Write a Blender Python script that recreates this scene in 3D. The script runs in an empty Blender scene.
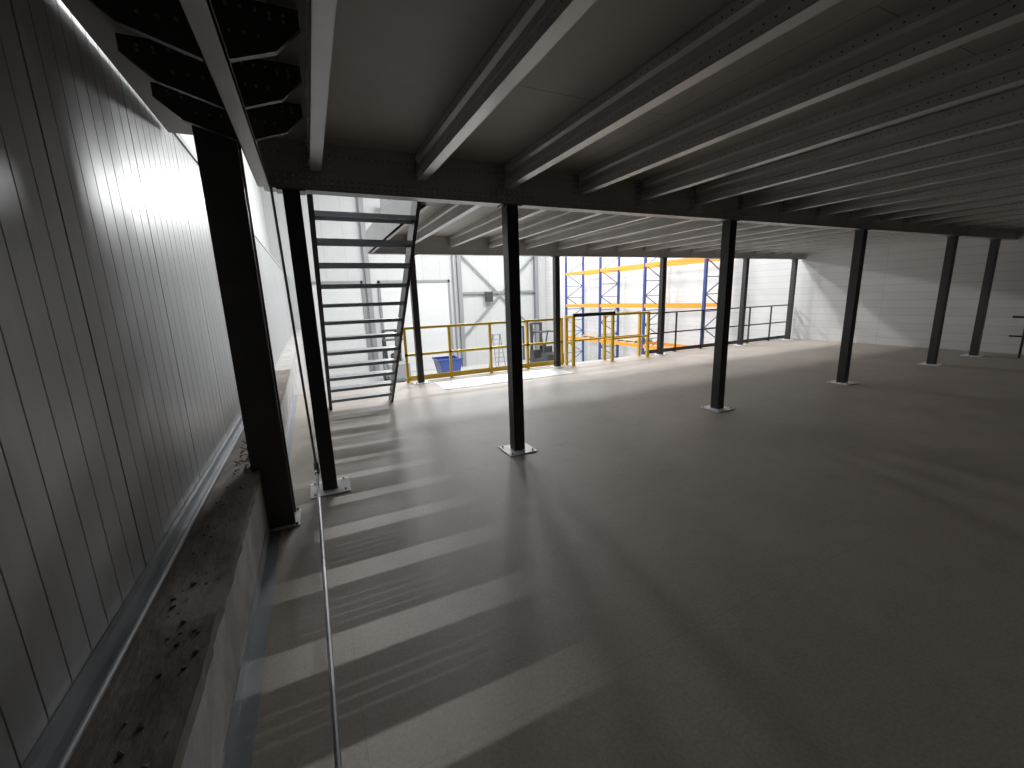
import bpy, math, random
from mathutils import Matrix, Vector
random.seed(7)
S = bpy.context.scene

# ---------------------------------------------------------------- materials
def mat(name, col, rough=0.5, metal=0.0, noise=0.0, nscale=5.0, bump=0.0, bscale=60.0, stretch=(1,1,1), col2=None):
    m = bpy.data.materials.new(name); m.use_nodes = True
    nt = m.node_tree; b = nt.nodes['Principled BSDF']
    b.inputs['Base Color'].default_value = (*col, 1)
    b.inputs['Roughness'].default_value = rough
    b.inputs['Metallic'].default_value = metal
    tc = nt.nodes.new('ShaderNodeTexCoord'); mp = nt.nodes.new('ShaderNodeMapping')
    mp.inputs['Scale'].default_value = stretch
    nt.links.new(tc.outputs['Object'], mp.inputs[0])
    if noise > 0 or col2:
        n = nt.nodes.new('ShaderNodeTexNoise'); n.inputs['Scale'].default_value = nscale
        n.inputs['Detail'].default_value = 6; n.inputs['Roughness'].default_value = 0.65
        nt.links.new(mp.outputs[0], n.inputs['Vector'])
        r = nt.nodes.new('ShaderNodeValToRGB')
        r.color_ramp.elements[0].position = 0.3; r.color_ramp.elements[1].position = 0.7
        c2 = col2 or tuple(c*(1-noise) for c in col)
        r.color_ramp.elements[0].color = (*c2, 1); r.color_ramp.elements[1].color = (*col, 1)
        nt.links.new(n.outputs['Fac'], r.inputs[0]); nt.links.new(r.outputs[0], b.inputs['Base Color'])
    if bump > 0:
        n2 = nt.nodes.new('ShaderNodeTexNoise'); n2.inputs['Scale'].default_value = bscale; n2.inputs['Detail'].default_value = 4
        nt.links.new(mp.outputs[0], n2.inputs['Vector'])
        bp = nt.nodes.new('ShaderNodeBump'); bp.inputs['Strength'].default_value = bump; bp.inputs['Distance'].default_value = 0.01
        nt.links.new(n2.outputs['Fac'], bp.inputs['Height']); nt.links.new(bp.outputs[0], b.inputs['Normal'])
    return m

def multiply_into(m, sock_builder):
    nt = m.node_tree; b = nt.nodes['Principled BSDF']
    mx = nt.nodes.new('ShaderNodeMix'); mx.data_type = 'RGBA'; mx.blend_type = 'MULTIPLY'
    mx.inputs[0].default_value = 1
    inp = b.inputs['Base Color']
    if inp.is_linked:
        nt.links.new(inp.links[0].from_socket, mx.inputs[6])
    else:
        mx.inputs[6].default_value = inp.default_value[:]
    nt.links.new(sock_builder(nt), mx.inputs[7])
    nt.links.new(mx.outputs[2], inp)

def brick_mask(w, h, mortar, dark, axes='XY', light=1.0, offset=0.5, var=0.93):
    def f(nt):
        tc = nt.nodes.new('ShaderNodeTexCoord'); sp = nt.nodes.new('ShaderNodeSeparateXYZ'); cb = nt.nodes.new('ShaderNodeCombineXYZ')
        nt.links.new(tc.outputs['Object'], sp.inputs[0])
        nt.links.new(sp.outputs['XYZ'.index(axes[0])], cb.inputs[0]); nt.links.new(sp.outputs['XYZ'.index(axes[1])], cb.inputs[1])
        br = nt.nodes.new('ShaderNodeTexBrick'); br.inputs['Scale'].default_value = 1
        br.inputs['Brick Width'].default_value = w; br.inputs['Row Height'].default_value = h
        br.inputs['Mortar Size'].default_value = mortar; br.offset = offset
        br.inputs['Color1'].default_value = (light,)*3+(1,); br.inputs['Color2'].default_value = (light*var,)*3+(1,)
        br.inputs['Mortar'].default_value = (dark,)*3+(1,)
        nt.links.new(cb.outputs[0], br.inputs['Vector'])
        return br.outputs['Color']
    return f

def dot_mask(axis, step, zs, r, dark=0.1):
    def f(nt):
        tc = nt.nodes.new('ShaderNodeTexCoord'); sp = nt.nodes.new('ShaderNodeSeparateXYZ')
        nt.links.new(tc.outputs['Object'], sp.inputs[0])
        def M(op, a, b=None):
            n = nt.nodes.new('ShaderNodeMath'); n.operation = op
            for i, v in enumerate((a, b)):
                if v is None: continue
                if isinstance(v, (int, float)): n.inputs[i].default_value = v
                else: nt.links.new(v, n.inputs[i])
            return n.outputs[0]
        u = M('MULTIPLY', M('SUBTRACT', M('FRACT', M('DIVIDE', sp.outputs['XYZ'.index(axis)], step)), 0.5), step)
        u2 = M('MULTIPLY', u, u); out = None
        for z in zs:
            dz = M('SUBTRACT', sp.outputs[2], z)
            d = M('ADD', u2, M('MULTIPLY', dz, dz))
            g = M('GREATER_THAN', d, r*r)
            out = g if out is None else M('MULTIPLY', out, g)
        return M('ADD', M('MULTIPLY', out, 1-dark), dark)
    return f

M_floor = mat('chipboard_floor', (0.375, 0.322, 0.27), 0.55, 0, 0.22, 0.9, 0.06, 120)
multiply_into(M_floor, brick_mask(2.4, 1.2, 0.0015, 0.75, 'XY', var=.95))
def fine(nt):
    tc = nt.nodes.new('ShaderNodeTexCoord'); n = nt.nodes.new('ShaderNodeTexNoise'); n.inputs['Scale'].default_value = 70; n.inputs['Detail'].default_value = 3
    nt.links.new(tc.outputs['Object'], n.inputs['Vector'])
    r = nt.nodes.new('ShaderNodeValToRGB'); r.color_ramp.elements[0].position = .3; r.color_ramp.elements[1].position = .65
    r.color_ramp.elements[0].color = (.8, .8, .8, 1)
    nt.links.new(n.outputs['Fac'], r.inputs[0]); return r.outputs[0]
multiply_into(M_floor, fine)
def smudge(nt):
    tc = nt.nodes.new('ShaderNodeTexCoord'); n = nt.nodes.new('ShaderNodeTexNoise'); n.inputs['Scale'].default_value = 3.2; n.inputs['Detail'].default_value = 8; n.inputs['Roughness'].default_value = .7
    nt.links.new(tc.outputs['Object'], n.inputs['Vector'])
    r = nt.nodes.new('ShaderNodeValToRGB'); r.color_ramp.elements[0].position = .2; r.color_ramp.elements[1].position = .45
    r.color_ramp.elements[0].color = (.75, .75, .75, 1)
    nt.links.new(n.outputs['Fac'], r.inputs[0]); return r.outputs[0]
multiply_into(M_floor, smudge)
M_deck = mat('chipboard_underside', (0.37, 0.345, 0.315), 0.6, 0, 0.15, 1.5)
multiply_into(M_deck, brick_mask(2.4, 1.2, 0.004, 0.5, 'YX'))
M_joist = mat('galvanised_joist', (0.58, 0.575, 0.56), 0.36, 0.4, 0.15, 3)
multiply_into(M_joist, dot_mask('Y', 0.05, (2.635, 2.765), 0.0045))
M_beam = mat('painted_beam', (0.46, 0.45, 0.435), 0.42, 0.1, 0.15, 4)
multiply_into(M_beam, dot_mask('X', 0.05, (2.50, 2.54, 2.72), 0.0055))
M_edge = mat('grey_edge_beam', (0.40, 0.395, 0.385), 0.4, 0.2, 0.2, 4)
M_dark = mat('anthracite_steel', (0.018, 0.018, 0.02), 0.4, 0.0, 0.2, 6)
M_brown = mat('primed_column', (0.075, 0.07, 0.064), 0.45, 0.1, 0.25, 5)
M_galv = mat('galvanised_plate', (0.88, 0.90, 0.93), 0.4, 0.0, 0.1, 12)
M_bolt = mat('zinc_bolt', (0.6, 0.6, 0.6), 0.4, 0.3)
M_panel = mat('sandwich_panel', (0.29, 0.295, 0.30), 0.34, 0.0, 0.35, 2.5, 0.05, 3, stretch=(1, 1, 0.25))
M_white = mat('white_block_wall', (0.60, 0.60, 0.59), 0.6, 0, 0.05, 1)
multiply_into(M_white, brick_mask(6.0, 0.2, 0.006, 0.72, 'YZ', offset=0.0))
M_far = mat('white_cladding', (0.48, 0.49, 0.485), 0.5, 0, 0.05, 1)
multiply_into(M_far, brick_mask(1.0, 30.0, 0.012, 0.72, 'XZ', offset=0.0))
M_plinth = mat('stained_concrete', (0.40, 0.39, 0.37), 0.8, 0, 0.5, 4, 0.3, 40, stretch=(1, 1, .6))
M_ledge = mat('rotten_timber', (0.20, 0.17, 0.145), 0.9, 0, 0, 7, 0.8, 35, stretch=(1, .4, 1), col2=(0.06, 0.05, 0.043))
M_strip = mat('grey_flashing', (0.24, 0.255, 0.27), 0.4, 0.2, 0.15, 3)
M_conc = mat('ground_concrete', (0.42, 0.42, 0.41), 0.5, 0, 0.2, 0.7)
M_yel = mat('yellow_paint', (0.72, 0.46, 0.01), 0.4)
M_org = mat('orange_paint', (0.72, 0.25, 0.006), 0.4)
M_blue = mat('blue_paint', (0.018, 0.045, 0.20), 0.4)
M_blk = mat('black_rubber', (0.02, 0.02, 0.02), 0.6)
M_wood = mat('pallet_wood', (0.45, 0.34, 0.22), 0.8, 0, 0.3, 8)
M_gre = mat('mid_grey_steel', (0.20, 0.21, 0.22), 0.5, 0.1)
M_tread = mat('galvanised_tread', (0.42, 0.44, 0.47), 0.4, 0.1, 0.1, 8)
M_door = mat('door_white', (0.56, 0.57, 0.57), 0.4)
M_green = mat('weed_green', (0.16, 0.15, 0.06), 0.8)
M_plate = mat('worn_white_plate', (0.66, 0.68, 0.70), 0.35, 0.1, 0.15, 3)
M_steel = mat('cable_steel', (0.25, 0.25, 0.25), 0.35, 0.6)

# ---------------------------------------------------------------- mesh builder
class B:
    def __init__(s): s.v = []; s.f = []; s.m = []
    def box(s, x0, y0, z0, x1, y1, z1, m=0):
        x0, x1 = sorted((x0, x1)); y0, y1 = sorted((y0, y1)); z0, z1 = sorted((z0, z1))
        n = len(s.v)
        s.v += [(x0,y0,z0),(x1,y0,z0),(x1,y1,z0),(x0,y1,z0),(x0,y0,z1),(x1,y0,z1),(x1,y1,z1),(x0,y1,z1)]
        for q in ((0,3,2,1),(4,5,6,7),(0,1,5,4),(1,2,6,5),(2,3,7,6),(3,0,4,7)):
            s.f.append(tuple(n+i for i in q)); s.m.append(m)
        return s
    def prism(s, pts, axis, a0, a1, m=0):
        n = len(s.v); k = len(pts)
        for a in (a0, a1):
            for p, q in pts:
                s.v.append({'X': (a, p, q), 'Y': (p, a, q), 'Z': (p, q, a)}[axis])
        s.f.append(tuple(range(n, n+k))); s.m.append(m)
        s.f.append(tuple(range(n+2*k-1, n+k-1, -1))); s.m.append(m)
        for i in range(k):
            j = (i+1) % k
            s.f.append((n+i, n+k+i, n+k+j, n+j)); s.m.append(m)
        return s
    def poly(s, pts, t, axis, a0, a1, m=0):
        for (p, q) in zip(pts[:-1], pts[1:]):
            d = Vector((q[0]-p[0], q[1]-p[1])); l = d.length; d /= l; nrm = Vector((-d.y, d.x))*t/2
            e = d*t/2
            P = Vector(p)-e; Q = Vector(q)+e
            s.prism([tuple(P+nrm), tuple(Q+nrm), tuple(Q-nrm), tuple(P-nrm)], axis, a0, a1, m)
        return s
    def cyl(s, p0, p1, r, seg=8, m=0, r1=None):
        p0 = Vector(p0); p1 = Vector(p1); d = (p1-p0).normalized()
        a = d.orthogonal().normalized(); b = d.cross(a); n = len(s.v); r1 = r if r1 is None else r1
        for P, R in ((p0, r), (p1, r1)):
            for i in range(seg):
                t = 2*math.pi*i/seg
                s.v.append(tuple(P + a*math.cos(t)*R + b*math.sin(t)*R))
        for i in range(seg):
            j = (i+1) % seg
            s.f.append((n+i, n+j, n+seg+j, n+seg+i)); s.m.append(m)
        s.f.append(tuple(range(n+seg-1, n-1, -1))); s.m.append(m)
        s.f.append(tuple(range(n+seg, n+2*seg))); s.m.append(m)
        return s
    def bar(s, p0, p1, w, h, m=0):
        p0 = Vector(p0); p1 = Vector(p1); d = (p1-p0).normalized()
        up = Vector((0, 0, 1)) if abs(d.z) < .99 else Vector((1, 0, 0))
        a = d.cross(up).normalized(); b = a.cross(d); n = len(s.v)
        for P in (p0, p1):
            for sa, sb in ((-1,-1),(1,-1),(1,1),(-1,1)):
                s.v.append(tuple(P + a*sa*w/2 + b*sb*h/2))
        for q in ((3,2,1,0),(4,5,6,7),(0,1,5,4),(1,2,6,5),(2,3,7,6),(3,0,4,7)):
            s.f.append(tuple(n+i for i in q)); s.m.append(m)
        return s
    def obj(s, name, mats, bevel=0, parent=None, smooth=False):
        me = bpy.data.meshes.new(name); me.from_pydata(s.v, [], s.f)
        for m in mats: me.materials.append(m)
        me.polygons.foreach_set('material_index', s.m)
        if smooth: me.polygons.foreach_set('use_smooth', [True]*len(me.polygons))
        import bmesh
        bm = bmesh.new(); bm.from_mesh(me); bmesh.ops.recalc_face_normals(bm, faces=bm.faces); bm.to_mesh(me); bm.free()
        o = bpy.data.objects.new(name, me); S.collection.objects.link(o)
        if bevel:
            md = o.modifiers.new('bevel', 'BEVEL'); md.width = bevel; md.segments = 2; md.limit_method = 'ANGLE'
        if parent: o.parent = parent
        return o

G = -2.4     # hall ground level
ROOF = 12.0
FY = 24.0    # far wall
XR = 14.0    # right wall

# ---------------------------------------------------------------- shell
B().box(-0.39, -8, -0.04, XR, 8.4, 0).obj('floor', [M_floor])
B().box(-1.4, -8, G-0.1, XR, FY, G).obj('floor_hall', [M_conc])
B().box(XR, -8, G-.1, XR+.2, FY+.2, ROOF).obj('wall_right', [M_white])
B().box(-1.6, FY, G-.1, XR, FY+.2, ROOF).obj('wall_back', [M_far])
B().box(-1.6, -8.2, G-.1, XR+.2, -8, ROOF).obj('wall_front', [M_far])
B().box(-1.6, -8, G-.1, -1.4, FY, ROOF).obj('wall_left', [M_far])
B().box(-1.6, -8.2, ROOF, XR+.2, FY+.2, ROOF+.2).obj('ceiling', [M_far])

# panel wall with grooved ribs
pw = B(); pts = []; y = -8.0; i = 0
while y < FY-.13:
    g = 0.006 if i % 8 == 0 else 0.002; wdt = 0.012 if i % 8 == 0 else 0.007
    pts += [(-0.76, y), (-0.76, y+.125-wdt), (-0.76-g, y+.125-wdt+.003), (-0.76-g, y+.125-.003)]
    y += .125; i += 1
pts += [(-0.76, y), (-0.84, y), (-0.84, -8)]
pw.prism(pts, 'Z', 0.44, 2.90)
pw.obj('wall_panelled', [M_panel])
cp = B().box(-0.87, -8, 2.885, -0.745, FY-.01, 2.93); cp.obj('trim_wall_cap', [M_strip])
B().box(-0.90, -8, G, -0.452, 8.4, 0.42).obj('wall_plinth', [M_plinth])
B().box(-0.90, 8.4, G, -0.452, FY, 0.42).obj('wall_plinth_hall', [M_plinth])
lg = B(); yy = -8.0
edge = []
while yy < 8.4:
    edge.append((-0.445+random.uniform(-.006, .004), yy)); yy += random.uniform(.03, .10)
lg.prism([(-0.757, 8.4), (-0.757, -8)] + edge + [(-0.445, 8.4)], 'Z', 0.42, 0.475)
lg.obj('trim_ledge', [M_ledge])
tr = B().box(-0.757, -8, 0.475, -0.735, 8.3, 0.53).box(-0.735, -8, 0.475, -0.71, 8.3, 0.482)
tr.obj('trim_panel_base', [M_strip])
B().cyl((-0.698, -7, 0.487), (-0.698, 8.2, 0.487), 0.011, 10).obj('conduit_pipe', [M_gre], smooth=True)
B().box(-0.452, -8, 0.0, -0.375, 8.35, 0.006).box(-0.452, -8, 0, -0.446, 8.35, 0.09).obj('trim_floor_flashing', [M_strip])
db = B()
for k in range(170):
    yy = random.uniform(.3, 3.6) if k < 90 else random.uniform(3.3, 5.2); xx = random.uniform(-.63, -.47); r = random.uniform(.002, .009)
    db.cyl((xx, yy, .4755), (xx+random.uniform(-.01,.01), yy+random.uniform(-.01,.01), .4755+r), r*random.uniform(.8, 1.6), 5, 0, r*.4)
for k in range(50):
    a = random.uniform(0, 6.28); l = random.uniform(.02, .05); c = Vector((-.56+random.uniform(-.06,.06), random.uniform(3.2, 4.6), .4755))
    tip = c+Vector((math.cos(a)*l, math.sin(a)*l, l*.6)); mid = (c+tip)/2+Vector((0,0,.005))
    db.cyl(c, mid, .003, 4, 1, .008); db.cyl(mid, tip, .008, 4, 1, .001)
db.obj('ledge_debris', [M_ledge, M_green])

# ---------------------------------------------------------------- upper deck
B().box(-0.735, -8, 2.80, XR, 3.87, 2.838).obj('ceiling_deck', [M_deck])
B().box(1.10, 3.87, 2.80, XR, 8.30, 2.838).obj('ceiling_deck_rear', [M_deck])

def joist_mesh(y0, y1):
    b = B()
    b.poly([(.075,.022),(.075,.003),(0,.003),(0,.055),(.022,.072),(.022,.128),(0,.145),(0,.197),(.075,.197),(.075,.178)], .004, 'Y', y0, y1)
    for ye, sg in ((y0, 1), (y1, -1)):
        b.box(.002, ye, .02, .06, ye+sg*.006, .18, 0)
        for dz in (.035, .165):
            for dy in (.03, .07, .11, .15):
                b.cyl((-.012, ye+sg*dy, dz), (.0, ye+sg*dy, dz), .010, 6, 1)
            b.cyl((.035, ye+sg*.004, dz), (.035, ye+sg*.016, dz), .009, 6, 1)
    # mid-span bolted cleats
    yy = y0+1.2
    while yy < y1-.5:
        for dz in (.035, .165):
            b.cyl((-.010, yy, dz), (.0, yy, dz), .009, 6, 1); b.cyl((-.010, yy+.05, dz), (.0, yy+.05, dz), .009, 6, 1)
        yy += 1.2
    for v in range(len(b.v)):
        x, yv, z = b.v[v]; b.v[v] = (x, yv, z+2.60)
    return b
jm = None
xs = [0.13 + .82*k for k in range(17)]
for k, x in enumerate(xs):
    if x > XR-.1: break
    if jm is None:
        o = joist_mesh(-7.98, 3.745).obj('steel_joist', [M_joist, M_bolt]); jm = o.data; o.location.x = x
    else:
        o = bpy.data.objects.new('steel_joist', jm); S.collection.objects.link(o); o.location.x = x
jm2 = None
for k, x in enumerate(xs):
    if x < 1.2 or x > XR-.1: continue
    if jm2 is None:
        o = joist_mesh(3.875, 8.085).obj('steel_joist', [M_joist, M_bolt]); jm2 = o.data; o.location.x = x
    else:
        o = bpy.data.objects.new('steel_joist', jm2); S.collection.objects.link(o); o.location.x = x

def beamX(name, yc, x0, x1, colx):
    b = B().box(x0, yc-.055, 2.468, x1, yc+.055, 2.798)
    b.box(x0, yc-.065, 2.46, x1, yc+.065, 2.470, 2)
    b.box(x0, yc-.062, 2.785, x1, yc+.062, 2.799)
    for x in xs:
        if x < x0 or x > x1: continue
        for sg in (-1, 1):
            b.box(x-.075, yc+sg*.054, 2.485, x-.012, yc+sg*.060, 2.775, 2)
            for dz in (2.52, 2.58, 2.64, 2.70, 2.75):
                for dx in (-.058, -.028):
                    b.cyl((x+dx, yc+sg*.059, dz), (x+dx, yc+sg*.068, dz), .008, 6, 1)
                b.cyl((x+.14, yc+sg*.054, dz), (x+.14, yc+sg*.064, dz), .008, 6, 1)
    for x in colx:    # splice plates over the columns
        if x < x0+.1 or x > x1-.2: continue
        for sg in (-1, 1):
            b.box(x-.22, yc+sg*.054, 2.49, x+.22, yc+sg*.059, 2.58, 2)
            for i in range(8):
                for z in (2.51, 2.56):
                    b.cyl((x-.19+i*.054, yc+sg*.058, z), (x-.19+i*.054, yc+sg*.067, z), .008, 6, 1)
    return b.obj(name, [M_beam, M_bolt, M_edge])
row1 = (-0.02, 1.84, 4.93, 7.98, 11.15, 13.1); row2 = (1.84, 5.03, 8.2, 11.35, 13.6)
beamX('main_beam', 3.81, -0.20, XR-.01, row1)
beamX('rear_edge_beam', 8.15, 1.10, XR-.01, row2)
B().box(1.06, 4.06, 2.47, 1.098, 8.2, 2.838).box(1.06, 4.06, 2.47, 1.14, 8.08, 2.476).obj('stairwell_trimmer_beam', [M_edge])
eb = B().box(-.235, -7.98, 2.46, -.229, 3.745, 2.798).box(-.235, -7.98, 2.46, -.155, 3.745, 2.467).box(-.235, -7.98, 2.79, -.155, 3.745, 2.798).box(-.162, -7.98, 2.46, -.155, 3.745, 2.485)
def bracket(b, y):
    for sx, tip, root in ((-1, -.62, -.2345), (1, .10, -.2295)):
        prof = [(root, 2.54), (root, 2.785), (tip, 2.785), (tip, 2.72), (tip + (root-tip)*.3, 2.62)]
        b.prism(prof, 'Y', y, y+.006, 1)
        b.box(min(root, tip), y, 2.777, max(root, tip), y+.04, 2.785, 1)
        b.poly([(tip, 2.72), (tip+(root-tip)*.3, 2.62), (root, 2.54)], .004, 'Y', y, y+.03, 1)
        for i in range(6):
            t = (i+.5)/6; X = root+(tip-root)*t*.9
            for z in (2.75, 2.66 if t < .6 else 2.73):
                b.cyl((X, y-.008, z), (X, y+.001, z), .006, 6, 0)
for y in (1.25, 1.70, 2.15, 2.60, 3.05): bracket(eb, y)
eb.obj('cantilever_edge_beam', [M_edge, M_brown, M_bolt])

# ---------------------------------------------------------------- columns
def column(x, y, w=.12):
    h = w/2
    b = B().box(x-h, y-h, .010, x+h, y+h, 2.45)
    b.box(x-.1, y-.075, 2.45, x+.1, y+.075, 2.459)
    b.box(x-.16, y-.16, 0.0, x+.16, y+.16, .010, 1)
    for sx in (-1, 1):
        for sy in (-1, 1):
            b.cyl((x+sx*.12, y+sy*.12, .01), (x+sx*.12, y+sy*.12, .03), .011, 6, 2)
    return b.obj('steel_column', [M_dark, M_galv, M_bolt], bevel=.003)
for x in row1: column(x, 3.81)
for x in row2: column(x, 8.15)
b = B()
b.box(-.50, 3.25, .012, -.28, 3.263, 2.79).box(-.50, 3.447, .012, -.28, 3.46, 2.79).box(-.395, 3.26, .012, -.385, 3.45, 2.79)
b.box(-.44, 3.22, .0065, -.25, 3.49, .014, 1)
for yy in (3.235, 3.475):
    b.cyl((-.27, yy, .014), (-.27, yy, .03), .01, 6, 2)
for z in (2.45, 2.52, 2.59):
    for x in (-.46, -.33):
        b.cyl((x, 3.24, z), (x, 3.25, z), .011, 6, 2)
b.obj('building_column', [M_brown, M_galv, M_brown])

# cable with turnbuckle
c = B()
p = [(-.150, 3.70, 2.45), (-.104, 3.70, .235), (-.058, -2.5, .215)]
c.cyl(p[0], p[1], .010, 8); c.cyl(p[1], p[2], .010, 8)
c.cyl((-.1045, 3.70, .30), (-.104, 3.70, .20), .02, 8); c.cyl((-.104, 3.71, .235), (-.104, 3.60, .235), .018, 8)
c.cyl((-.058, -2.5, 0), (-.058, -2.5, .4), .02, 8); c.box(-.12, -2.55, 0, -.01, -2.45, .008)
c.obj('guard_cable', [M_steel], smooth=False)

# ---------------------------------------------------------------- stairs
st = B()
for x0 in (.13, 1.02):
    prof = [(7.05, 0), (6.78, 0), (3.88, 2.69), (3.88, 2.80), (4.02, 2.80)]
    st.prism(prof, 'X', x0, x0+.008)
    xa, xb = (x0-.035, x0+.008) if x0 < .5 else (x0, x0+.036)
    st.poly([(7.05, .004), (4.02, 2.80)], .006, 'X', xa, xb)
    st.poly([(6.78, .004), (3.88, 2.69)], .006, 'X', xa, xb)
for k in range(1, 14):
    z = .2*k; yc = 6.90 - .2165*k
    for i in range(5):
        y0 = yc-.12+i*.049
        st.box(.138, y0, z-.006, 1.02, y0+.040, z, 1)
    st.box(.138, yc-.122, z-.04, 1.02, yc-.117, z, 1)
    st.box(.138, yc+.117, z-.04, 1.02, yc+.122, z, 1)
st.obj('steel_staircase', [M_dark, M_tread])

# ---------------------------------------------------------------- railings
def rail(name, x0, x1, y, m, n, tops=(1.08, .55), base=0, s=.04):
    b = B()
    for i in range(n+1):
        x = x0+(x1-x0)*i/n
        b.box(x-s/2, y-s/2, base+.006, x+s/2, y+s/2, base+tops[0]-s/2); b.box(x-.05, y-.05, base, x+.05, y+.05, base+.006)
    for t in tops:
        b.box(x0-s/2, y-s/2, base+t-s/2, x1+s/2, y+s/2, base+t+s/2)
    b.box(x0, y-.006+.02, base+.02, x1, y+.006+.02, base+.12)
    return b.obj(name, [m])
rail('yellow_guard_rail', 1.62, 5.25, 8.30, M_yel, 4, s=.05)
rail('dark_guard_rail', 7.9, 13.9, 8.30, M_dark, 6, s=.035)
g = B()
for x in (5.38, 6.5, 7.62):
    for y in (8.0, 8.3):
        g.box(x-.03, y-.03, .006, x+.03, y+.03, 1.15); g.box(x-.06, y-.06, 0, x+.06, y+.06, .006)
    g.box(x-.025, 8.0, 1.09, x+.025, 8.3, 1.15); g.box(x-.02, 8.0, .5, x+.02, 8.3, .55)
g.box(5.38, 8.28, 1.10, 7.62, 8.32, 1.15); g.box(5.38, 8.28, .53, 7.62, 8.32, .57)
g.box(5.36, 7.96, 1.12, 6.55, 8.0, 1.2, 1); g.box(6.5, 7.98, .53, 7.62, 8.02, .57); g.box(6.5, 7.98, 1.1, 7.62, 8.02, 1.15)
g.obj('pallet_gate', [M_yel, M_dark])
B().box(2.05, 7.2, 0.0, 4.85, 7.95, .008).obj('loading_plate', [M_plate])
r = B()
for y in (1.2, 2.2, 3.2): r.cyl((13.3, y, 0), (13.3, y, .85), .02, 8)
r.cyl((13.3, 1.0, .85), (13.3, 3.4, .85), .022, 8); r.cyl((13.3, 1.0, .45), (13.3, 3.4, .45), .018, 8)
r.obj('stair_handrail', [M_dark])

# ---------------------------------------------------------------- pallet rack along the right wall
rk = B()
frames = (10.5, 13.45, 16.4, 19.35)
for y in frames:
    for x in (12.55, 13.65):
        rk.box(x-.05, y-.045, G, x+.05, y+.045, 4.0, 0); rk.box(x-.08, y-.08, G, x+.08, y+.08, G+.01, 0)
    z = G+.3; f = 0
    while z < 3.3:
        a, c2 = (12.6, 13.6) if f % 2 == 0 else (13.6, 12.6)
        rk.bar((a, y, z), (c2, y, z+.6), .03, .03, 0); rk.box(12.6, y-.015, z-.02, 13.6, y+.015, z+.01, 0)
        z += .6; f += 1
for ya, yb in zip(frames[:-1], frames[1:]):
    for z in (-.60, 1.08, 2.72):
        for x in (12.53, 13.67):
            rk.box(x-.025, ya+.045, z-.07, x+.025, yb-.045, z+.07, 1)
rk.obj('pallet_rack', [M_blue, M_org])
for (y, z) in ((17.3, -.53), (14.6, -.53)):
    gd = B()
    for dy in (-.6, -.05, .5): gd.box(12.58, y+dy, z, 13.6, y+dy+.1, z+.09)
    for i in range(6): gd.box(12.58+i*.175, y-.6, z+.09, 12.70+i*.175, y+.6, z+.11)
    gd.obj('wooden_pallet', [M_wood])

# ---------------------------------------------------------------- far wall features
def sect_door(name, x0, x1, top):
    b = B()
    z = G
    while z < top-.01:
        b.box(x0, FY-.06, z+.012, x1, FY-.015, min(z+.5, top)); z += .5
    b.box(x0, FY-.05, G, x1, FY-.015, top)
    b.box(x0-.12, FY-.1, G, x0, FY-.002, top+.15, 1); b.box(x1, FY-.1, G, x1+.12, FY-.002, top+.15, 1); b.box(x0-.12, FY-.1, top, x1+.12, FY-.002, top+.15, 1)
    b.obj(name, [M_door, M_gre, M_blk])
sect_door('door_1', 3.6, 7.4, 2.6)
sect_door('door_2', -.2, 2.6, 2.6)
b = B()
b.box(11.2, FY-.05, G, 12.2, FY-.01, G+2.1); b.box(11.1, FY-.07, G, 11.2, FY-.005, G+2.2, 1); b.box(12.2, FY-.07, G, 12.3, FY-.005, G+2.2, 1); b.box(11.2, FY-.07, G+2.1, 12.2, FY-.005, G+2.2, 1)
b.cyl((11.3, FY-.05, G+1.05), (11.3, FY-.12, G+1.05), .02, 8, 1); b.obj('door_3', [M_gre, M_blk])
b = B()
for x in (8.1, 13.2, 3.0):
    b.box(x-.12, FY-.25, G, x+.12, FY-.23, ROOF); b.box(x-.12, FY-.03, G, x+.12, FY-.01, ROOF); b.box(x-.01, FY-.23, G, x+.01, FY-.03, ROOF)
b.bar((8.2, FY-.15, 4.2), (13.1, FY-.15, -.6), .08, .08); b.bar((8.2, FY-.15, -.6), (13.1, FY-.15, 4.2), .08, .08)
b.box(8.1, FY-.2, 1.9, 13.2, FY-.08, 2.02)
b.cyl((7.75, FY-.12, G), (7.75, FY-.12, 9), .05, 8)
b.obj('wall_bracing_frame', [M_gre])
b = B().box(9.6, FY-.35, 1.4, 10.1, FY-.26, 2.0).cyl((9.85, FY-.352, 1.7), (9.85, FY-.37, 1.7), .2, 16).box(9.8, FY-.26, 1.6, 9.9, FY-.01, 1.8); b.obj('wall_speaker', [M_blk])

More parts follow.
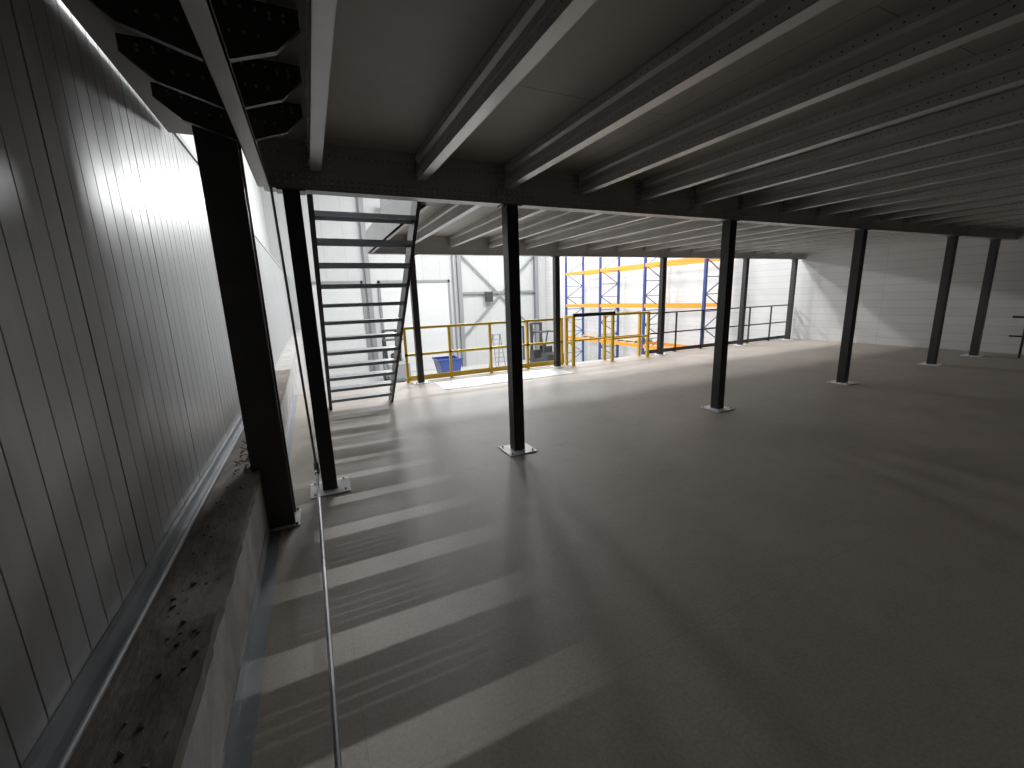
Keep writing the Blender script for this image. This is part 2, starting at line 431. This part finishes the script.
# ---------------------------------------------------------------- hall equipment
def forklift(x, y, name='forklift', body=M_yel):
    b = B()
    for dx in (-.45, .45):
        b.cyl((x+dx-.1, y+.5, G+.28), (x+dx+.1, y+.5, G+.28), .28, 20, 1); b.cyl((x+dx-.1, y-.8, G+.22), (x+dx+.1, y-.8, G+.22), .22, 20, 1)
    b.prism([(y-1.2, G+.35), (y-1.15, G+1.05), (y-.5, G+1.1), (y-.45, G+.75), (y+.25, G+.7), (y+.35, G+1.15), (y+.8, G+1.1), (y+.8, G+.2), (y-1.1, G+.2)], 'X', x-.5, x+.5, 0)
    b.box(x-.25, y-.35, G+.85, x+.25, y-.02, G+.97, 1); b.box(x-.25, y-.42, G+.9, x+.25, y-.33, G+1.4, 1)
    for dx in (-.45, .45):
        b.bar((x+dx, y-.7, G+1.05), (x+dx, y-.45, G+2.15), .06, .06, 1); b.bar((x+dx, y+.75, G+1.1), (x+dx, y+.4, G+2.15), .06, .06, 1)
        b.bar((x+dx, y-.5, G+2.15), (x+dx, y+.5, G+2.15), .06, .06, 1)
    for i in range(6): b.box(x-.45, y-.45+i*.16, G+2.13, x+.45, y-.41+i*.16, G+2.17, 1)
    for dx in (-.3, .3):
        b.box(x+dx-.06, y+.85, G+.05, x+dx+.06, y+1.0, G+2.6, 1); b.box(x+dx-.06, y+1.03, G+.06, x+dx+.06, y+2.1, G+.1, 1); b.box(x+dx-.05, y+1.0, G+.06, x+dx+.05, y+1.05, G+.8, 1)
    b.box(x-.3, y+.88, G+2.5, x+.3, y+.95, G+2.6, 1); b.box(x-.45, y+1.0, G+.5, x+.45, y+1.04, G+.6, 1)
    b.cyl((x, y+.2, G+1.3), (x, y+.25, G+1.35), .17, 16, 1); b.cyl((x, y+.4, G+1.1), (x, y+.22, G+1.32), .03, 8, 1)
    return b.obj(name, [body, M_blk], bevel=.02)
forklift(11.3, 19.6, body=M_dark)
forklift(3.6, 21.4, 'reach_truck', M_gre)
b = B()
for dx in (-.3, .3):
    b.bar((9.3+dx, 21.0, G), (9.3+dx*.7, 21.5, G+2.0), .05, .03); b.bar((9.3+dx, 22.1, G), (9.3+dx*.7, 21.55, G+2.0), .05, .03)
for i in range(7):
    t = (i+1)/8; b.box(9.3-.28, 21+.5*t-.05, G+2*t-.015, 9.3+.28, 21+.5*t+.05, G+2*t+.015)
b.box(9.05, 21.4, G+1.98, 9.55, 21.65, G+2.03); b.obj('step_ladder', [M_gre])
b = B()
x0, x1 = 5.6, 6.8; H = 1.0
b.prism([(x0+.2, G+.15), (x1-.2, G+.15), (x1, G+H), (x0, G+H)], 'Y', 20.3, 20.36); b.prism([(x0+.2, G+.15), (x1-.2, G+.15), (x1, G+H), (x0, G+H)], 'Y', 21.5, 21.56)
b.bar((x0+.2, 20.93, G+.15), (x0, 20.93, G+H), 1.2, .05); b.bar((x1-.2, 20.93, G+.15), (x1, 20.93, G+H), 1.2, .05)
b.box(x0+.2, 20.3, G+.12, x1-.2, 21.56, G+.17); b.box(x0+.3, 20.5, G, x0+.4, 21.4, G+.12); b.box(x1-.4, 20.5, G, x1-.3, 21.4, G+.12)
b.box(x0-.05, 20.27, G+H-.03, x1+.05, 20.36, G+H+.05); b.box(x0-.05, 21.5, G+H-.03, x1+.05, 21.59, G+H+.05)
b.obj('blue_skip_container', [M_blue])

# ---------------------------------------------------------------- lamps
def lamp(x, y, z, lx, ly, power, col=(.98, .99, 1), tilt=0, name='high_bay_lamp'):
    e = bpy.data.objects.new(name, None); S.collection.objects.link(e); e.location = (x, y, z)
    e.rotation_euler = (-tilt, 0, 0)
    d = bpy.data.lights.new('lamp_light', 'AREA'); d.shape = 'RECTANGLE'; d.size = lx; d.size_y = ly; d.energy = power; d.color = col
    o = bpy.data.objects.new('lamp_light', d); S.collection.objects.link(o); o.parent = e; o.location = (0, 0, -.01)
    bb = B().box(-lx/2, -max(ly, .1)/2, 0.0, lx/2, max(ly, .1)/2, .07)
    if tilt == 0:
        bb.cyl((-lx*.4, 0, .07), (-lx*.4, 0, ROOF-z-.005), .008, 6); bb.cyl((lx*.4, 0, .07), (lx*.4, 0, ROOF-z-.005), .008, 6)
    else:
        bb.box(-.04, -.05, .07, .04, .05, .35)
    h = bb.obj('housing', [M_gre]); h.parent = e
lamp(1.9, 11.5, 8.7, 2.2, .05, 520)
for (x, y) in ((7.5, 13), (11, 13), (6.0, 17), (10.5, 17)):
    lamp(x, y, 9.5, 1.8, 1.2, 800)
for x in (4.5, 8.0, 11.5):
    lamp(x, 23.3, 6.4, 1.2, .8, 380, tilt=math.radians(72), name='added_fill_lamp')  # unseen lamps added as fill, pushing low light deep under the deck

W = bpy.data.worlds.new('World'); S.world = W; W.use_nodes = True
W.node_tree.nodes['Background'].inputs[0].default_value = (.8, .85, 1, 1)
W.node_tree.nodes['Background'].inputs[1].default_value = .05

# ---------------------------------------------------------------- camera
cd = bpy.data.cameras.new('camera'); cam = bpy.data.objects.new('camera', cd); S.collection.objects.link(cam)
cd.sensor_width = 36; cd.lens = 415/1024*36; cd.clip_start = .02; cd.clip_end = 200
R = Vector((.9006, -.4332, -.0338)).normalized()
F = Vector((.4182, .8852, -.2034)); F = (F - R*F.dot(R)).normalized()
U = R.cross(F).normalized()
m = Matrix((R, U, -F)).transposed().to_4x4(); m.translation = Vector((0, 0, 1.6))
cam.matrix_world = m
S.camera = cam
S.view_settings.view_transform = 'Standard'
S.view_settings.look = 'None'
S.view_settings.exposure = 0.05
S.view_settings.gamma = 1.15
